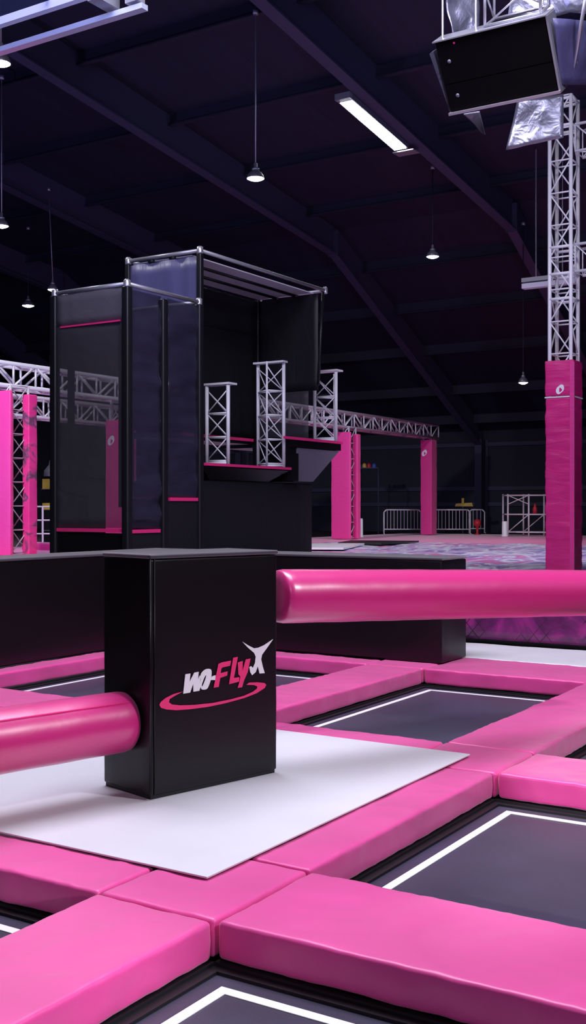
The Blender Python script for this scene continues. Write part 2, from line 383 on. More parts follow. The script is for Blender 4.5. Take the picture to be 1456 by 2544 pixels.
# sweeper arms: padded pink cylinders
def arm(p, q, r, label, seam_ang):
    p = Vector(p); q = Vector(q); d = (q-p); ln = d.length; d.normalize()
    prof = [(0, 0), (r*.6, 0), (r*.9, .006), (r*.97, .02), (r, .05)]
    n = int(ln/.05)
    prof += [(r, .05+(ln-.1)*i/n) for i in range(1, n+1)] + [(r*.97, ln-.02), (r*.9, ln), (0, ln)]
    mb = MB().lathe(p, prof, 48, d)
    c0 = Vector(p)
    def wob(w):
        s = (w-c0).dot(d); ax = c0+d*s; e = w-ax
        return ax + e*(1+.012*noise.noise(Vector((s*5, e.x*6, e.z*6)))) 
    t = mb.xf(wob).build('sweeper_arm', PINKARM, T, smooth=True); t['label'] = label
    a = Vector((0, 0, 1))-d*d.z; a.normalize(); c = d.cross(a)
    o = (a*math.cos(seam_ang)+c*math.sin(seam_ang))*(r*1.0)
    MB().tube(p+d*.06+o, p+d*(ln-.06)+o, .006, 6).build('zip_seam', PINKTRIM, t, smooth=True)
    return t
dl = -E1
pl = F0+E2*.24+Vector((0, 0, .44))
arm(pl+dl*.002, pl+dl*2.6, .178, 'low pink padded arm leaving the tower towards the left edge', -.75)
az = math.radians(60-32.26); dr = Vector((math.sin(az), math.cos(az), 0)); dr.z = -.030; dr.normalize()
pr = F0+E1*.99+E2*.14+Vector((0, 0, 1.125))
arm(pr+dr*.10, pr+dr*3.7, .176, 'high pink padded arm leaving the tower towards the right edge', -2.2)

# ------------------------------------------------------------------ raised deck, air bags
m = MB().box(X0+.5, -9.4, 12.5, YE-1, -.6, .5).box(-9.39, X1-.5, 17.95, YE-1, -.6, .5)
o = struct(m.build('floor_deck', DECKM))
def bag(x0, x1, y0, y1, z0, z1, amp):
    return MB().rbox(x0, x1, y0, y1, z0, z1, r=.09, step=.3, amp=amp, sc=1.1)
t = thing('air_bag', (-3.5, 15.5, -.6), 'near purple air bag with a netted side behind the white strip', 'air bag', 'printed air bags')
bag(-9.2, 2.2, 13.14, 17.9, .02, .56, .03).build('cover', BAGTOP, t, smooth=True)
MB().box(-9.2, 2.2, 13.20, 17.9, -.6, .05).build('base', EDGE, t)
MB().sheet((-9.2, 13.118, .05), (11.4, 0, 0), (0, 0, .44), 60, 4, .01, 2, .012).build('side_skirt', BAGSIDE, t, smooth=True)
net = MB(); sp = .16
for k in range(-4, 76):
    a = -9.2+k*sp
    for s in (1, -1):
        p = [Vector((a, 13.108, .05)), Vector((a+s*.36, 13.108, .48))]
        if all(-9.3 < q.x < 2.3 for q in p): net.tube(p[0], p[1], .004, 4)
net.build('diamond_net', EDGE, t)
t = thing('air_bag', (-11, 26, .5), 'far purple and white printed air bag stretching back to the pink deck', 'air bag', 'printed air bags')
bag(-18.4, -4.0, 19.3, 32.6, .50, .60, .04).build('cover', BAGTOP, t, smooth=True)
def deckmat(x0, x1, y0, y1, label, z1=.56):
    tag(MB().rbox(x0, x1, y0, y1, .502, z1, r=.02, step=.4, amp=.004, sc=1).build('deck_mat', DECKP, smooth=True), label, 'mat', 'pink deck mats')
deckmat(-22, -12.5, 32.8, 44.5, 'pink mat on the far deck under the two padded pillars')
deckmat(-12.4, -3, 32.8, 44.5, 'pink mat on the far deck before the white scaffold')
deckmat(-22, -18.6, 24.5, 32.7, 'pink mat beside the far air bag, right of the black platform')
deckmat(-24, -18.45, 17.6, 24.4, 'pink mat under the padded pillars at the left edge')
def slab(pts, label, m):
    b = MB(); n = len(pts); b.v = [Vector(p) for p in pts] + [Vector(p)+Vector((0, 0, .05)) for p in pts]
    b.f = [tuple(reversed(range(n))), tuple(range(n, 2*n))] + [(i, (i+1) % n, n+(i+1) % n, n+i) for i in range(n)]
    tag(b.build('loose_mat', m), label, 'mat')
slab([(-15.4, 24.6, .602), (-14.3, 25.1, .602), (-15.6, 28.6, .602), (-17.2, 27.6, .602)], 'white loose mat lying behind the black platform tower', WHITEM)
slab([(-16.6, 28.8, .602), (-15.2, 28.9, .602), (-15.3, 31.6, .602), (-17.4, 31.0, .602)], 'dark loose mat lying on the far air bag', EDGE)

# ------------------------------------------------------------------ lattice trusses
def lattice(t, p, q, w, h, up, m, rc=.025, rb=.011, bay=.45, names=('chord', 'lattice'), tri=False):
    p = Vector(p); q = Vector(q); d = q-p; L = d.length; d.normalize(); up = Vector(up).normalized(); sd = d.cross(up).normalized()
    offs = [(-w/2, -h/2), (w/2, -h/2), (w/2, h/2), (-w/2, h/2)] if not tri else [(-w/2, -h/2), (w/2, -h/2), (0, h/2)]
    C = [lambda s, o=o: p+d*s+sd*o[0]+up*o[1] for o in offs]
    for c in C: MB().tube(c(0), c(L), rc, 8).build(names[0], m, t, smooth=True)
    n = max(1, round(L/bay))
    for i in range(len(C)):
        a, b = C[i], C[(i+1) % len(C)]; mb = MB()
        for k in range(n):
            s0, s1 = L*k/n, L*(k+1)/n
            if k % 2: mb.tube(a(s0), b(s1), rb, 6)
            else: mb.tube(b(s0), a(s1), rb, 6)
            mb.tube(a(s0), b(s0), rb, 6)
        mb.tube(a(L), b(L), rb, 6)
        mb.build(names[1], m, t, smooth=True)
def truss(p, q, w, h, label, m=ALU, up=(0, 0, 1), **k):
    t = thing('truss_beam', p, label, 'truss', 'horizontal truss beams')
    lattice(t, p, q, w, h, up, m, **k)
    return t
truss((-19.65, 15.0, 4.78), (-19.65, 41.9, 4.78), .5, .52, 'long white truss beam from the left edge to the far pink pillar', TRUSS, bay=.7, rc=.05, rb=.028)
truss((-23.5, 17.0, 4.55), (-23.5, 34.0, 4.55), .5, .55, 'second truss beam lower and behind, seen right of the left pink pillar', TRUSS, bay=.7, rc=.05, rb=.028)
PG = 'pink padded truss pillars'
def emblem(t, c, s, n=Vector((0, -1, 0)), rx=Vector((1, 0, 0))):
    mb = MB(); up = Vector((0, 0, 1))
    pts = []
    for k in range(20):
        a = 2*math.pi*k/20; r = s*(1+.25*math.sin(a*2+.6)); pts.append(Vector(c)+rx*(math.cos(a)*r*.7)+up*(math.sin(a)*r))
    inn = []
    for k in range(20):
        a = 2*math.pi*k/20; r = s*.42*(1+.2*math.cos(a*3)); inn.append(Vector(c)+rx*(math.cos(a)*r*.7+s*.08)+up*(math.sin(a)*r-s*.12))
    b = len(mb.v); mb.v += pts+inn+[v-n*.006 for v in pts+inn]
    for k in range(20):
        j = (k+1) % 20
        mb.f.append((b+k, b+j, b+20+j, b+20+k)); mb.f.append((b+k+40, b+k+60, b+60+j, b+40+j)); mb.f.append((b+k, b+k+40, b+j+40, b+j)); mb.f.append((b+20+k, b+20+j, b+60+j, b+60+k))
    tag(mb.build('emblem', LOGOW, t), 'small white emblem', None)
# near right pillar
t = thing('truss_pillar', (-6.22, 18.44, .5), 'tall truss pillar at right with pink padded lower half and white emblem', 'pillar', PG)
lattice(t, (-6.22, 18.44, .5), (-6.22, 18.44, 8.6), .365, .365, (0, 1, 0), STEEL, rc=.034, rb=.014, bay=.55)
MB().rbox(-6.47, -5.97, 18.19, 18.69, .56, 3.54, r=.03, step=.045, amp=.013, sc=3.2, zw=3).build('pad_cover', PINKW, t, smooth=True)
MB().rbox(-6.475, -5.965, 18.185, 18.695, 3.55, 4.17, r=.035, step=.07, amp=.012, sc=5).build('top_cover', PINKW, t, smooth=True); TC = COL.objects[-1]
MB().box(-6.468, -5.972, 18.192, 18.688, 3.535, 3.556).build('white_piping', LINE, TC)
MB().box(-6.03, -5.955, 18.178, 18.2, .6, 4.12).build('corner_flap', PINKFAR, t)
emblem(TC, (-6.20, 18.185, 3.67), .085)
for z in (5.62, 6.07, 5.2, 8.1, 8.55):
    b = MB()
    for q, r in (((-6.41, 18.25), (-6.03, 18.25)), ((-6.03, 18.25), (-6.03, 18.63)), ((-6.03, 18.63), (-6.41, 18.63)), ((-6.41, 18.63), (-6.41, 18.25))): b.tube((*q, z), (*r, z), .026, 8)
    b.build('collar', STEEL, t, smooth=True)
truss((-5.96, 18.44, 5.85), (-1.5, 18.44, 5.85), .40, .45, 'truss arm leaving the tall right pillar at half height', STEEL, bay=.45)
truss((-5.96, 18.44, 7.85), (-1.5, 18.44, 7.85), .40, .45, 'truss arm leaving the tall right pillar near its top', STEEL, bay=.45)
# far pillars
def pillar(x, y, s, label, split=False, ztop=4.35, print_=False, emb=True):
    t = thing('truss_pillar', (x, y, .56), label, 'pillar', PG)
    lattice(t, (x, y, .61), (x, y, 4.52), s*.62, s*.62, (0, 1, 0), TRUSS, rc=.03, rb=.014, bay=.6)
    h = s/2
    if not split:
        MB().rbox(x-h, x+h, y-h, y+h, .575, ztop, r=.04, step=.2, amp=.012, sc=2).build('pad_cover', PINKFAR, t, smooth=True)
    else:
        MB().rbox(x-h, x+h, y-h, y-h+.12, .57, ztop, r=.04, step=.16, amp=.012, sc=2).build('front_pad', PINKFAR, t, smooth=True)
        MB().rbox(x+h-.24, x+h, y+h*.3, y+h*.95, .57, ztop-.05, r=.04, step=.16, amp=.012, sc=2).build('side_pad', PILPRINT if print_ else PINKFAR, t, smooth=True)
        MB().rbox(x-h, x-h+.1, y-h+.13, y+h, .57, ztop-.05, r=.04, step=.2, amp=.012, sc=2).build('rear_pad', PINKFAR, t, smooth=True)
    if emb: emblem(t, (x-h*.25, y-h-.012, ztop-.55), .14)
    return t
pillar(-19.65, 41.5, .52, 'slender far pink pillar with white emblem behind the crowd barrier', ztop=4.45)
pillar(-19.55, 34.5, .8, 'split pink pillar right of the black platform tower', split=True, emb=False, ztop=4.35)
pillar(-19.55, 18.6, .9, 'split pink pillar with printed side at the left edge', split=True, print_=True, emb=False, ztop=4.4)
pillar(-19.65, 22.6, .6, 'pink pillar seen dimly through the net of the near tower', ztop=4.0)

# ------------------------------------------------------------------ net tower (near)
x0, x1, y0, y1, zb, zt = -12.71, -11.21, 13.03, 14.84, .5, 5.06
t = thing('net_tower', ((x0+x1)/2, (y0+y1)/2, zb), 'near black net cage tower with pink stripes, left of the platform', 'tower')
for (x, y) in ((x0, y0), (x1, y0), (x0, y1), (x1, y1)):
    MB().rbox(x-.065, x+.065, y-.065, y+.065, zb, zt, r=.03, step=.5).build('corner_post', BLACKP, t, smooth=True)
MB().rbox(x1-.06, x1+.06, 13.83, 13.97, zb, zt-.06, r=.03, step=.5).build('middle_post', BLACKP, t, smooth=True)
def rails(t, x0, x1, y0, y1, z, r=.035):
    P = [(x0, y0), (x1, y0), (x1, y1), (x0, y1)]
    for i in range(4):
        a, b = P[i], P[(i+1) % 4]
        MB().tube((*a, z), (*b, z), r, 10).build('top_rail', DALU, t, smooth=True)
        MB().lathe((*a, z-.06), [(0, 0), (.05, 0), (.055, .02), (.055, .11), (.03, .13), (0, .13)], 12).build('clamp', ALU, t, smooth=True)
rails(t, x0, x1, y0, y1, zt+.04)
MB().sheet((x0, y0, 4.55), (x1-x0, 0, 0), (0, 0, zt-4.55), 8, 4, .02, 3).build('header_cloth', HEADF, t, smooth=True)
MB().sheet((x0, y0, 1.38), (x1-x0, 0, 0), (0, 0, 3.17), 8, 20, .02, 2, .006).build('front_net', NET, t, smooth=True)
MB().box(x0, x1, y0-.01, y0+.02, .5, 1.30).build('front_skirt', BLACKV, t)
MB().box(x0+.06, x1-.06, y0-.03, y0+.02, 1.315, 1.37).build('pink_stripe', PINKTRIM, t)
MB().box(x0+.14, x1-.12, y0-.03, y0, 4.535, 4.56).build('pink_stripe', PINKTRIM, t)
for a in (x0+.28, x1-.16):
    MB().box(a-.055, a+.055, y0+.05, y0+.10, 1.7, 4.53).build('door_strap', BLACKP, t)
for (a, b, zs) in ((y0, 13.83, 1.33), (13.97, y1, 1.83)):
    MB().sheet((x1, a, zs+.03), (0, b-a, 0), (0, 0, zt-zs-.06), 10, 90, .06, 1.5, .006, 3.2).build('side_net', NETS, t, smooth=True)
    MB().box(x1-.02, x1+.01, a, b, .5, zs-.03).build('side_skirt', BLACKF, t)
    MB().box(x1-.01, x1+.03, a+.07, b-.03, zs-.03, zs+.025).build('pink_stripe', PINKTRIM, t)
MB().sheet((x0, y1, .6), (x1-x0, 0, 0), (0, 0, zt-.6), 8, 20, .02, 2, .006).build('rear_net', NETR, t, smooth=True)
MB().sheet((x0, y0, .6), (0, y1-y0, 0), (0, 0, zt-.6), 8, 20, .02, 2, .006).build('far_side_net', NETR, t, smooth=True)
MB().box(x0+.1, x1-.1, y1-.06, y1-.03, 1.84, 1.88).build('pink_stripe', PINKTRIM, t)

# ------------------------------------------------------------------ platform tower with canopy
x0, x1, y0, y1, zb, zt = -12.84, -11.28, 14.96, 18.98, .5, 5.95
t = thing('platform_tower', ((x0+x1)/2, (y0+y1)/2, zb), 'tall black canopied jump tower with two pink edged platforms', 'tower')
for (x, y) in ((x0, y0), (x1, y0), (x0, y1)):
    MB().rbox(x-.05, x+.05, y-.05, y+.05, zb, zt, r=.025, step=.5).build('corner_post', BLACKP, t, smooth=True)
MB().tube((x1, y1, zt), (x1-.02, y1-.15, 4.1), .03, 8).build('corner_post', BLACKP, t, smooth=True)
rails(t, x0, x1, y0, y1+.08, zt+.04, .035)
nc = 3
for k in range(nc):
    a = x0+.08+(x1-x0-.16)*k/nc; b = x0+.08+(x1-x0-.16)*(k+1)/nc-.13
    MB().box(a, b, y0+.05, y1-.02, zt-.02, zt).build('canopy_sheet', CANOPY, t)
for k in range(1, nc):
    a = x0+.08+(x1-x0-.16)*k/nc-.045
    MB().tube((a-.02, y0, zt-.0), (a-.02, y1, zt-.0), .055, 8).build('canopy_bar', BLACKP, t, smooth=True)
MB().sheet((x0, y0, 3.1), (x1-x0, 0, 0), (0, 0, zt-3.1-.05), 24, 14, .06, 4.5, .012, .12).build('side_curtain', BLUEF, t, smooth=True)
MB().sheet((x0, y0, 3.05), (0, y1-y0, 0), (0, 0, zt-3.05-.05), 14, 14, .03, 1.5).build('rear_curtain', BLACKF, t, smooth=True)
MB().sheet((x0, y1, 4.0), (x1-x0-.04, -.12, 0), (0, .0, zt-4.0-.05), 12, 10, .05, 1.2).build('end_curtain', BLACKF, t, smooth=True)
MB().sheet((x0, y1-.02, 3.05), (x1-x0-.25, -.12, 0), (0, 0, .95), 8, 6, .03, 1.5, .006).build('end_net', NET, t, smooth=True)
MB().tube((x0+.02, y0+.02, 5.2), (x0+.02, y1, 5.2), .02, 6).build('brace_rail', BLACKP, t)
# lower solid body
MB().rbox(x0, -11.45, y0+.06, 18.85, zb, 2.16, r=.03, step=.4).build('body', BLACKF, t, smooth=True)
# lower platform and its tapered fascia
MB().box(-12.1, x1+.02, y0+.06, 17.72, 2.38, 2.43).build('lower_platform', BLACKV, t)
MB().box(x1+.02, x1+.05, y0+.06, 17.74, 2.40, 2.445).build('pink_edge', PINKTRIM, t)
MB().hexa([(-12.1, y0+.5, 2.17), (-11.46, y0+.5, 2.17), (-11.46, 17.3, 2.17), (-12.1, 17.3, 2.17), (-12.1, y0+.06, 2.38), (x1, y0+.06, 2.38), (x1, 17.72, 2.38), (-12.1, 17.72, 2.38)]).build('lower_fascia', BLACKV, t)
# upper platform: strip along the back and a hull jutting out at the far end
MB().box(x0, -12.12, y0+.06, 17.76, 2.9, 3.0).build('upper_step', BLACKV, t)
MB().box(-12.12, -12.09, y0+.06, 17.74, 2.955, 3.01).build('pink_edge', PINKTRIM, t)
MB().box(x0, x1+.02, 17.76, 19.66, 2.84, 3.02).build('upper_platform', BLACKV, t)
MB().box(x1+.02, x1+.05, 17.5, 19.68, 2.975, 3.025).build('pink_edge', PINKTRIM, t)
MB().box(-12.1, x1-.02, 17.72, 18.1, 2.2, 2.84).build('dark_bulkhead', BLACKV, t)
MB().hexa([(-12.3, 18.02, 2.2), (-11.4, 18.02, 2.2), (-11.4, 18.8, 2.2), (-12.3, 18.8, 2.2), (-12.3, 18.02, 2.83), (x1, 18.02, 2.83), (x1, 19.62, 2.83), (-12.3, 19.62, 2.83)]).build('grey_hull', GREYV, t)
def guard(px, y, z0, z1, w, label, third=None):
    g = thing('lattice_guard', (px, y, z0), label, 'lattice frame', 'white lattice frames on the jump tower')
    a, b, c = (px-w, y), (px, y), (px-w*.55, y+w*.8)
    if third: c = (px+third[0], y+third[1])
    for i, q in enumerate((a, b, c)):
        MB().tube((*q, z0), (*q, z1), .034 if i < 2 else .02, 10).build('post', STEEL, g, smooth=True)
    for q, r in ((a, b), (b, c), (c, a)):
        mb = MB(); n = max(2, round((z1-z0)/.46)); Q = Vector((*q, 0)); R = Vector((*r, 0))
        for k in range(n):
            s0 = z0+.08+(z1-z0-.16)*k/n; s1 = z0+.08+(z1-z0-.16)*(k+1)/n; U = Vector((0, 0, 1))
            mb.tube(Q+U*s0, R+U*s1, .012, 6)
            if (q, r) == (a, b): mb.tube(R+U*s0, Q+U*s1, .012, 6)
            mb.tube(Q+U*s0, R+U*s0, .016, 6)
        mb.build('bracing', STEEL, g, smooth=True)
    ya, yb = (a[1]-.05, a[1]+.2) if not third else (a[1]-.10, a[1]+.06)
    MB().box(a[0]-.05, b[0]+.05, ya, yb, z1, z1+.035).build('top_plate', STEEL, g)
    mb = MB(); mb.tube((*a, z0+.04), (*b, z0+.04), .03, 8).tube((*b, z0+.04), (*c, z0+.04), .02, 8); mb.build('base_rail', STEEL, g, smooth=True)
guard(-11.34, 15.85, 2.432, 3.84, .46, 'leftmost white lattice frame on the lower pink edged platform')
guard(-11.34, 17.64, 2.432, 4.41, .58, 'tallest white lattice frame on the corner of the lower platform', (-.16, -.33))
guard(-11.32, 19.56, 3.022, 4.45, .5, 'rightmost white lattice frame on the upper platform')

# ------------------------------------------------------------------ lamps
LG = 'round pendant lamps'
def pendant(px, py, Y, d, label, top=None, slant=0, rm=None):
    c = at(px, py, Y); zr = (roof_z(c.y)-.40) if top is None else top
    t = thing('pendant_lamp', c, label, 'lamp', LG)
    r = d/2
    MB().lathe(c, [(r*.98, 0), (r, .015), (r*.93, .07), (r*.7, .14), (r*.38, .19), (r*.36, .20)], 28).build('shade', LAMPG, t, smooth=True)
    MB().lathe(c, [(0, -.05), (r*.4, -.045), (r*.75, -.02), (r*.95, .012)], 28).build('diffuser', BULB, COL.objects[-1], smooth=True)
    MB().lathe(c, [(0, .2), (r*.42, .2), (r*.42, .24), (r*.2, .26), (r*.2, .36), (r*.08, .38), (0, .38)], 16).build('socket', DALU, t, smooth=True)
    MB().tube(c+Vector((0, 0, .37)), (c.x+slant*RT.x, c.y+slant*RT.y, zr), .016, 6).build('rod', rm or DALU, t, smooth=True)
    MB().lathe((c.x+slant*RT.x, c.y+slant*RT.y, zr-.1), [(0, 0), (.07, 0), (.07, .1), (0, .1)], 12).build('ceiling_clamp', DALU, t, smooth=True)
    l = bpy.data.lights.new('pendant_beam', 'SPOT'); l.energy = 500; l.spot_size = math.radians(130); l.spot_blend = .6; l.shadow_soft_size = r; l.color = (.95, .93, 1)
    lo = bpy.data.objects.new('pendant_beam', l); COL.objects.link(lo); lo.parent = t; lo.location = (0, 0, -.06)
pendant(635, 444, 26.4, .42, 'large pendant lamp on a long rod at top centre')
pendant(1075, 638, 34.5, .39, 'pendant lamp left of the right truss pillar, under the linear light', rm=PURL)
pendant(131, 720, 38.4, .35, 'pendant lamp on a long slanting rod above the net tower corner', slant=-.14)
pendant(70, 760, 42.5, .46, 'pendant lamp lowest at left, left of the net tower', rm=PURL)
pendant(4, 562, 30.5, .38, 'pendant lamp cut by the left edge at mid height')
pendant(2, 158, 19.5, .34, 'pendant lamp cut by the left edge under the metal frame')
pendant(1300, 951, 38, .33, 'small far pendant lamp left of the pink pillar top', rm=PURL)
# linear lights
t = thing('linear_light', (-14.15, 26.6, flange_z(26.6)-.05), 'bright white linear light panel beside a roof rafter', 'lamp', 'linear ceiling lights')
za, zb_ = flange_z(25.1)-.12, flange_z(28.2)-.12
MB().hexa([(-14.42, 25.0, za-.02), (-13.98, 25.0, za-.02), (-13.98, 28.2, zb_-.02), (-14.42, 28.2, zb_-.02), (-14.42, 25.0, za+.12), (-13.98, 25.0, za+.12), (-13.98, 28.2, zb_+.12), (-14.42, 28.2, zb_+.12)]).build('housing', LAMPG, t)
MB().hexa([(-14.38, 25.06, za-.035), (-14.02, 25.06, za-.035), (-14.02, 28.14, zb_-.035), (-14.38, 28.14, zb_-.035), (-14.38, 25.06, za-.021), (-14.02, 25.06, za-.021), (-14.02, 28.14, zb_-.021), (-14.38, 28.14, zb_-.021)]).build('diffuser', TUBEL, t)
MB().box(-14.5, -13.85, 28.25, 28.65, zb_-.06, zb_-.03).build('end_bracket', ALU, t)
MB().box(-14.42, -13.98, 24.85, 24.99, za-.02, za+.14).build('end_cap', DALU, t)
c = at(1296, 705, 33)
t = thing('linear_light', c, 'unlit white linear fitting left of the truss pillar', 'lamp', 'linear ceiling lights')
MB().box(c.x, c.x+1.6, c.y, c.y+.25, c.z-.14, c.z).build('housing', STEEL, t)
MB().box(c.x, c.x+1.6, c.y-.02, c.y+.27, c.z+.04, c.z+.16).build('reflector', ALU, t)
MB().tube((c.x+.4, c.y+.12, c.z+.16), (c.x+.4, c.y+.12, roof_z(c.y)-.4), .02, 6).tube((c.x+1.2, c.y+.12, c.z+.16), (c.x+1.2, c.y+.12, roof_z(c.y)-.4), .02, 6).build('hanger', DALU, t)

# ------------------------------------------------------------------ hanging metal frame, top left
t = thing('glazed_panel', (-9.4, 9.3, 7.1), 'shiny metal frame with dark glass hanging in the top left corner', 'panel')
MB().box(-12.2, -7.76, 9.26, 9.36, 7.05, 7.11).build('lower_rail', FRAMEM, t)
MB().box(-12.2, -8.25, 9.02, 9.10, 7.22, 7.31).build('inner_rail', FRAMEM, t)
MB().box(-10.86, -10.68, 9.0, 9.08, 7.31, 9.3).build('upright', FRAMEM, t)
MB().box(-8.3, -8.14, 9.0, 9.34, 7.15, 7.32).build('corner_block', DALU, t)
MB().box(-7.98, -7.80, 9.24, 9.36, 7.14, 9.3).build('upright', DALU, t)
MB().box(-12.2, -8.2, 9.03, 9.05, 7.31, 9.3).build('pane', GLASS, t)
MB().box(-12.2, -7.76, 9.0, 9.38, 9.3, 9.42).build('upper_rail', FRAMEM, t)
for a in (-11.5, -8.0): MB().tube((a, 9.2, 9.42), (a, 9.2, roof_z(9.2)), .02, 8).build('suspension_rod', ALU, t)
MB().tube((-8.9, 8.98, 7.33), (-8.8, 8.98, 7.9), .03, 8).build('bracket', ALU, t)

# ------------------------------------------------------------------ hanging black screen box, top right
n = Vector((0, -.835, -.551))
def scr(u, v, d): # u across (+x), v down the tilted face, d behind it
    return Vector((-5.76+u, 12.33, 7.31)) + Vector((0, .551, -.835))*v - n*d
def sbox(u0, u1, v0, v1, d0, d1):
    return MB().hexa([scr(u0, v1, d0), scr(u1, v1, d0), scr(u1, v1, d1), scr(u0, v1, d1), scr(u0, v0, d0), scr(u1, v0, d0), scr(u1, v0, d1), scr(u0, v0, d1)])
t = thing('hanging_screen', (-5.07, 12.6, 6.6), 'tilted black two panel box hung from the roof at top right', 'screen')
sbox(0, 1.384, 0, .845, .02, .30).build('casing', DARKBOX, t)
sbox(.015, 1.37, .01, .505, 0, .021).build('upper_panel', DARKBOX, t)
sbox(.015, 1.37, .515, .83, 0, .021).build('lower_panel', DARKBOX, t)
sbox(-.02, 1.41, .845, .875, -.03, .32).build('bottom_trim', ALU, t)
sbox(1.385, 1.41, 0, .845, -.01, .30).build('edge_trim', DALU, t)
sbox(-.02, 1.40, -.015, 0, -.03, .3).build('top_trim', DALU, t)
for (u, v) in ((.13, .25), (.14, .66)):
    MB().lathe(scr(u, v, -.0), [(0, .008), (.02, .007), (.024, 0)], 16, n).build('stud', LAMPG, t, smooth=True)
MB().lathe(scr(.24, .055, 0), [(0, .008), (.012, .006), (.014, 0)], 12, n).build('indicator', PINKTRIM, t)
MB().hexa([scr(-.12, .12, .05), scr(-.05, .10, .02), scr(-.02, .84, .02), scr(-.05, .84, .1), scr(-.13, .12, .2), scr(-.06, .1, .2), scr(-.03, .84, .2), scr(-.06, .84, .22)]).build('side_flap', FOIL, t)
for u in (.07, .5): MB().tube(scr(u, -.01, .1), scr(u, -.01, .1)+Vector((0, 0, 1.6)), .014, 8).build('hanger', ALU, t)
mb = MB(); P = [scr(.62, -.03, .1), scr(1.3, -.03, .1), scr(1.3, -.03, .45), scr(.62, -.03, .45)]
for k in range(4):
    mb.tube(P[k], P[(k+1) % 4], .02, 8); mb.tube(P[k], P[k]+Vector((0, 0, .9)), .018, 8); mb.tube(P[k]+Vector((0, 0, .42)), P[(k+1) % 4]+Vector((0, 0, .42)), .014, 8)
    mb.tube(P[k], P[(k+1) % 4]+Vector((0, 0, .42)), .012, 8)
mb.build('lattice_bracket', ALU, t, smooth=True)
MB().sheet(scr(1.44, .05, .05), Vector((.25, .5, .1)), Vector((-.03, .42, -.62)), 8, 8, .06, 4).build('dark_drape', BLUEF, t, smooth=True)
MB().tube(scr(1.86, -.2, .2), scr(1.45, .86, .3), .022, 8).build('strut', ALU, t, smooth=True)
MB().tube(scr(1.38, .62, .3), scr(1.56, .64, .32), .025, 8).build('clamp', ALU, t, smooth=True)
FG = 'silver sheets around the hanging screen'
def foil(quad, Y, amp, label):
    P = [at(px, py, Y+dy) for px, py, dy in quad]
    mb = MB(); nu = nv = 12; th = .01
    nn = (P[1]-P[0]).cross(P[3]-P[0]).normalized()
    mb.sheet((0, 0, 0), (1, 0, 0), (0, 1, 0), nu, nv, 0, 1, th)
    def f(w):
        q = (P[0]*(1-w.x)+P[1]*w.x)*(1-w.y)+(P[3]*(1-w.x)+P[2]*w.x)*w.y
        return q+nn*(w.z+amp*noise.noise(Vector((q.x*4, q.y*4, q.z*3))))
    mb.xf(f); tag(mb.build('foil_sheet', FOIL, smooth=True), label, 'sheet', FG)
foil([(1098, -60, 0), (1192, -60, .2), (1188, 78, .2), (1128, 90, 0)], 13.9, .10, 'creased silver sheet hanging above the left half of the black screen')
foil([(1275, -60, 0), (1500, -60, -.4), (1500, 30, -.4), (1262, 44, 0)], 13.8, .10, 'creased silver sheet above the right half of the black screen')
foil([(1285, 250, .2), (1400, 232, 0), (1400, 342, 0), (1257, 372, .2)], 14.6, .04, 'flat silver sheet below the black screen beside the truss pillar')
foil([(1150, 283, .1), (1190, 276, 0), (1206, 335, 0), (1196, 330, .1)], 14.2, .06, 'small torn silver sheet under the lower left of the black screen')

# ------------------------------------------------------------------ far props
def barrier(pa, pb, Y, label):
    a = at(pa, 1328, Y); b = at(pb, 1328, Y); a.z = b.z = .57; U = Vector((0, 0, 1)); d = (b-a).normalized()
    t = thing('crowd_barrier', (a+b)/2, label, 'barrier', 'steel crowd barriers')
    fr = [a+U*.05, a+U*.92, a+U*1.02+d*.1, b+U*1.02-d*.1, b+U*.92, b+U*.05]
    MB().path(fr, .03, 8).tube(a+U*.2, b+U*.2, .024, 8).build('frame', STEEL, t, smooth=True)
    nrm = Vector((-d.y, d.x, 0))
    for e in (a, b): MB().tube(e-nrm*.25+U*.02, e+nrm*.25+U*.02, .02, 6).tube(e+U*.02, e+U*.1, .02, 6).build('foot', STEEL, t)
    n = max(4, int((b-a).length/.14))
    for k in range(1, n):
        q = a+(b-a)*(k/n); MB().tube(q+U*.2, q+U*1.02, .011, 6).build('bar', STEEL, t)
barrier(954, 1046, 47, 'crowd barrier left of the slender far pillar')
barrier(1072, 1168, 47, 'crowd barrier right of the slender far pillar')
barrier(1166, 1204, 48.5, 'smaller looking crowd barrier furthest right behind the others')
def scaffold():
    a = at(1262, 1318, 44); a.z = .565
    t = thing('scaffold_frame', a, 'white scaffold frame with cross braces left of the pink pillar', 'scaffold')
    dx, dy, h = Vector((1.6, .3, 0)), Vector((-.5, .75, 0)), 1.65; U = Vector((0, 0, 1))
    for i in range(3):
        for j in range(2):
            q = a+dx*(i*.5)+dy*j; MB().tube(q, q+U*h, .035, 8).build('post', STEEL, t, smooth=True)
    for z in (.15, .85, 1.6):
        mb = MB()
        for j in range(2): mb.tube(a+dy*j+U*z, a+dx+dy*j+U*z, .028, 8)
        for i in range(3): mb.tube(a+dx*(i*.5)+U*z, a+dx*(i*.5)+dy+U*z, .028, 8)
        mb.build('rail', STEEL, t, smooth=True)
    for p, q in ((a+U*.15, a+dx*.5+U*.85), (a+dx*.5+U*1.25, a+U*1.6), (a+U*1.25, a+dx*.5+U*1.6), (a+dx*.5+dy+U*.15, a+dx+dy+U*.85)):
        MB().tube(p, q, .02, 6).build('cross_brace', STEEL, t, smooth=True)
    return a, dx, dy
a, dx, dy = scaffold()
q = a+dx*.7+dy*.4+Vector((0, 0, .88))
tag(MB().lathe(q, [(0, 0), (.09, 0), (.09, .2), (.04, .3), (.04, .38), (0, .4)], 14).build('bottle', RED, smooth=True), 'red bottle shaped thing on the white scaffold rail', 'bottle')
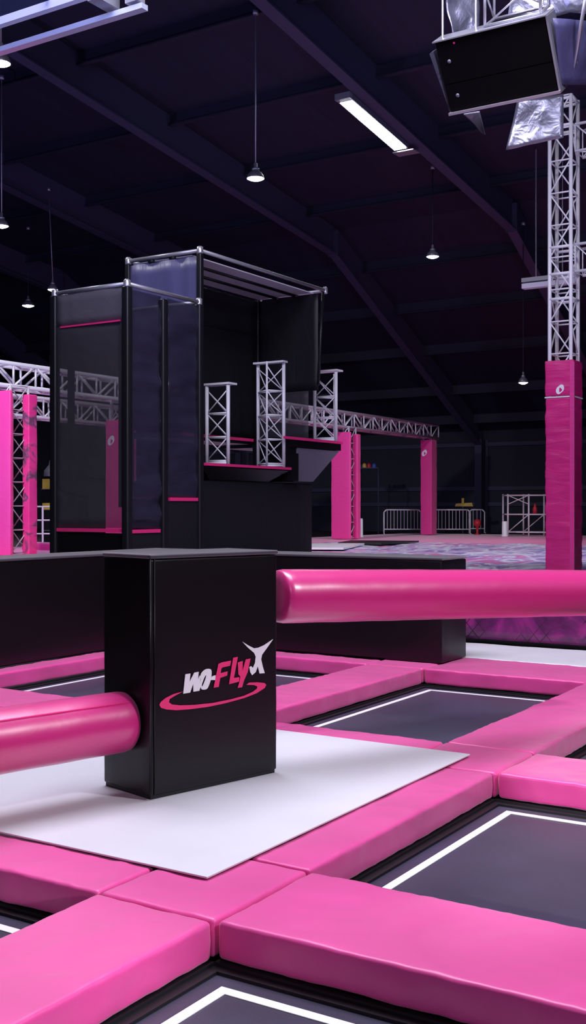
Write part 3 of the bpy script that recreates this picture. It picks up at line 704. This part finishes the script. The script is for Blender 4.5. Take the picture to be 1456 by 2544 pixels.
for (px, Y, h, w, lb) in ((897, 42, .72, .075, 'slim white bollard between the split pillar and the barriers'), (1254, 43, .6, .11, 'short white bollard at the left foot of the scaffold')):
    c = at(px, 1328, Y); c.z = .56
    tag(MB().lathe(c, [(0, 0), (w*1.25, 0), (w*1.25, .05), (w, .07), (w*.95, h-.03), (w*.7, h), (0, h)], 16).build('bollard', STEEL, smooth=True), lb, 'bollard', 'white bollards')
c = at(887, 1164, 50)
t = thing('wall_shelf', c, 'shelf with bright clutter on the far wall right of the split pillar', 'shelf')
e = at(940, 1164, 50)
d = (e-c)
MB().hexa([c, e, e+FW*.5, c+FW*.5, c+Vector((0, 0, .05)), e+Vector((0, 0, .05)), e+FW*.5+Vector((0, 0, .05)), c+FW*.5+Vector((0, 0, .05))]).build('board', RAFT, t)
MB().tube(e, (e.x, e.y, .5), .03, 6).tube(c, (c.x, c.y, .5), .03, 6).build('support', RAFT, t)
for k, (f, m_, lb) in enumerate(((.12, BLUE, 'blue helmet at the left end of the far shelf'), (.36, YEL, 'yellow helmet on the far shelf'), (.58, RED, 'red helmet on the far shelf'), (.82, BLUE, 'blue helmet at the right end of the far shelf'))):
    p = c+d*f+FW*.2+Vector((0, 0, .05))
    tag(MB().lathe(p, [(.095, 0), (.1, .05), (.09, .13), (.05, .19), (0, .2)], 14).build('helmet', m_, smooth=True), lb, 'helmet', 'helmets on the far shelf')
# drinks cabinet and railing behind the left pillars
c = at(120, 1262, 38); c.z = .5
t = thing('drinks_cabinet', c, 'glass fronted cabinet with yellow goods left of the net tower', 'cabinet')
MB().box(c.x-.35, c.x+.35, c.y, c.y+.5, .5, 2.75).build('body', EDGE, t)
for z in (.9, 1.6, 2.3):
    MB().box(c.x-.3, c.x+.3, c.y-.03, c.y+.01, z, z+.02).build('shelf', ALU, t)
for (z, h) in ((1.62, .22), (2.32, .34)):
    MB().box(c.x-.22, c.x+.22, c.y-.06, c.y-.005, z, z+h).build('goods', YEL, t)
MB().lathe((c.x, c.y+.2, 2.75), [(.3, 0), (.28, .2), (.12, .4), (.1, .55), (0, .56)], 14).build('top_dome', ALU, t, smooth=True)
a = at(82, 1330, 33); b = at(130, 1330, 33); a.z = b.z = .565
t = thing('guard_rail', a, 'white metal guard rail left of the net tower foot', 'railing')
U = Vector((0, 0, 1))
for k in range(3): MB().tube(a+(b-a)*(k/2), a+(b-a)*(k/2)+U*1.15, .03, 8).build('post', STEEL, t)
for z in (.35, .75, 1.15): MB().tube(a+U*z, b+U*z, .022, 8).build('rail', STEEL, t)
c = at(112, 1345, 30); c.z = .5
tag(MB().rbox(c.x-.6, c.x+.6, c.y-.3, c.y+.3, .502, .75, r=.06, step=.2).build('floor_cushion', PINKFAR, smooth=True), 'pink red cushion by the guard rail left of the net tower', 'cushion')
c = at(1186, 1310, 46.5); c.z = .565
tag(MB().lathe(c, [(0, 0), (.16, 0), (.05, .05), (.05, .3), (.13, .36), (.17, .48), (.13, .6), (0, .65)], 16).build('punching_ball', RED, smooth=True), 'red ball stand behind the furthest crowd barrier', 'ball stand')
c = at(1150, 1258, 49)
t = thing('wall_sign', c, 'small yellow sign board on the dark far wall above the barriers', 'sign')
MB().tube((c.x, c.y, .5), c, .03, 6).build('stand', RAFT, t)
mb = MB().hexa([c-RT*.35, c+RT*.45, c+RT*.45+FW*.05, c-RT*.35+FW*.05, c-RT*.3+U*.12, c+RT*.4+U*.16, c+RT*.4+FW*.05+U*.16, c-RT*.3+FW*.05+U*.12])
mb.tube(c+U*.1, c+U*.36, .06, 6).build('board', YEL, t)

# ------------------------------------------------------------------ lights of the hall, with unseen fill lamps added
def area(name, loc, target, sx, sy, e, col):
    l = bpy.data.lights.new(name, 'AREA'); l.shape = 'RECTANGLE'; l.size = sx; l.size_y = sy; l.energy = e; l.color = col
    o = bpy.data.objects.new(name, l); COL.objects.link(o); o.location = loc
    o.rotation_euler = (Vector(target)-Vector(loc)).to_track_quat('-Z', 'Y').to_euler(); return o
def spot(name, loc, target, e, col, size=60, blend=.6, soft=.25):
    l = bpy.data.lights.new(name, 'SPOT'); l.energy = e; l.color = col; l.spot_size = math.radians(size); l.spot_blend = blend; l.shadow_soft_size = soft
    o = bpy.data.objects.new(name, l); COL.objects.link(o); o.location = loc
    o.rotation_euler = (Vector(target)-Vector(loc)).to_track_quat('-Z', 'Y').to_euler(); return o
LAV = (.86, .84, 1.0)
area('court_light', (-5.5, 7.5, 11.5), (-5.0, 7.6, 0), 4.0, 8.0, 1880, LAV)
area('rear_fill', (1.0, -7.0, 9.0), (-4.5, 8, 0), 5.0, 3.0, 300, LAV)  # unseen fill added behind the camera to lift the dark near faces
spot('flood_right', (6.0, 6.5, 8.5), (-4.2, 6.5, 0), 2900, (.95, .92, 1), 80, .7, .5)
spot('pad_fill', (-1.0, -3.5, 2.6), (-1.95, 6.85, -.05), 3200, (1, .95, 1), 10, .8, .15)  # unseen narrow spot added to brighten one pad front
spot('side_fill', (5.5, 1.6, 2.6), (-2.73, 2.7, -.08), 1700, (1, .95, 1), 16, .8, .15)  # unseen low spot added to brighten the side of the near pad
spot('flood_far', (-1, 21, 10.5), (-15, 28, .5), 6500, LAV, 66, .8, .4)
spot('flood_left', (-15, 8, 9.0), (-20, 20, 3), 6500, (.95, .9, 1), 60, .7, .4)
spot('truss_flood', (1, 11, 5), (-6, 18, 6), 750, (.78, .76, 1), 50, .8, .3)
spot('tower_flood', (0, 8, 9), (-11.5, 16, 4), 1300, (.75, .75, 1), 40, .8, .3)
spot('frame_fill', (-6.5, 3.0, 4.5), (-9.5, 9.3, 7.3), 1500, (.5, .55, 1), 50, .8, .2)  # unseen blue spot added to brighten the hanging frame
UPC = (.40, .38, 1)
spot('roof_fill', (-22, 10, 1.5), (-22, 27, 13), 2000, UPC, 120, .9, .5)  # this and the next spots: unseen, added to brighten the roof
spot('roof_fill', (0, 21, 1.5), (-9, 30, 12), 1000, (.5, .42, 1), 120, .9, .5)
spot('roof_fill', (-7, 3, 8.7), (-12, 24, 14), 1000, (.3, .33, 1), 110, .9, .5)
W = bpy.data.worlds.new('World'); S.world = W; W.use_nodes = True
W.node_tree.nodes['Background'].inputs[0].default_value = (.02, .02, .04, 1); W.node_tree.nodes['Background'].inputs[1].default_value = .2

# ------------------------------------------------------------------ camera
cam = bpy.data.cameras.new('Camera'); co = bpy.data.objects.new('Camera', cam); COL.objects.link(co)
co.location = (0, 0, EYE); co.rotation_euler = (math.radians(90), 0, YAW)
cam.sensor_fit = 'VERTICAL'; cam.sensor_height = 36; cam.lens = FPX/2544*36
cam.shift_y = (HZ-1272)/2544 
cam.clip_start = .05; cam.clip_end = 300
S.camera = co
S.view_settings.view_transform = 'Standard'; S.view_settings.look = 'None'; S.view_settings.gamma = 1
S.view_settings.use_curve_mapping = False; S.view_settings.exposure = 0
for o in COL.objects:
    if '_w' in o: del o['_w']
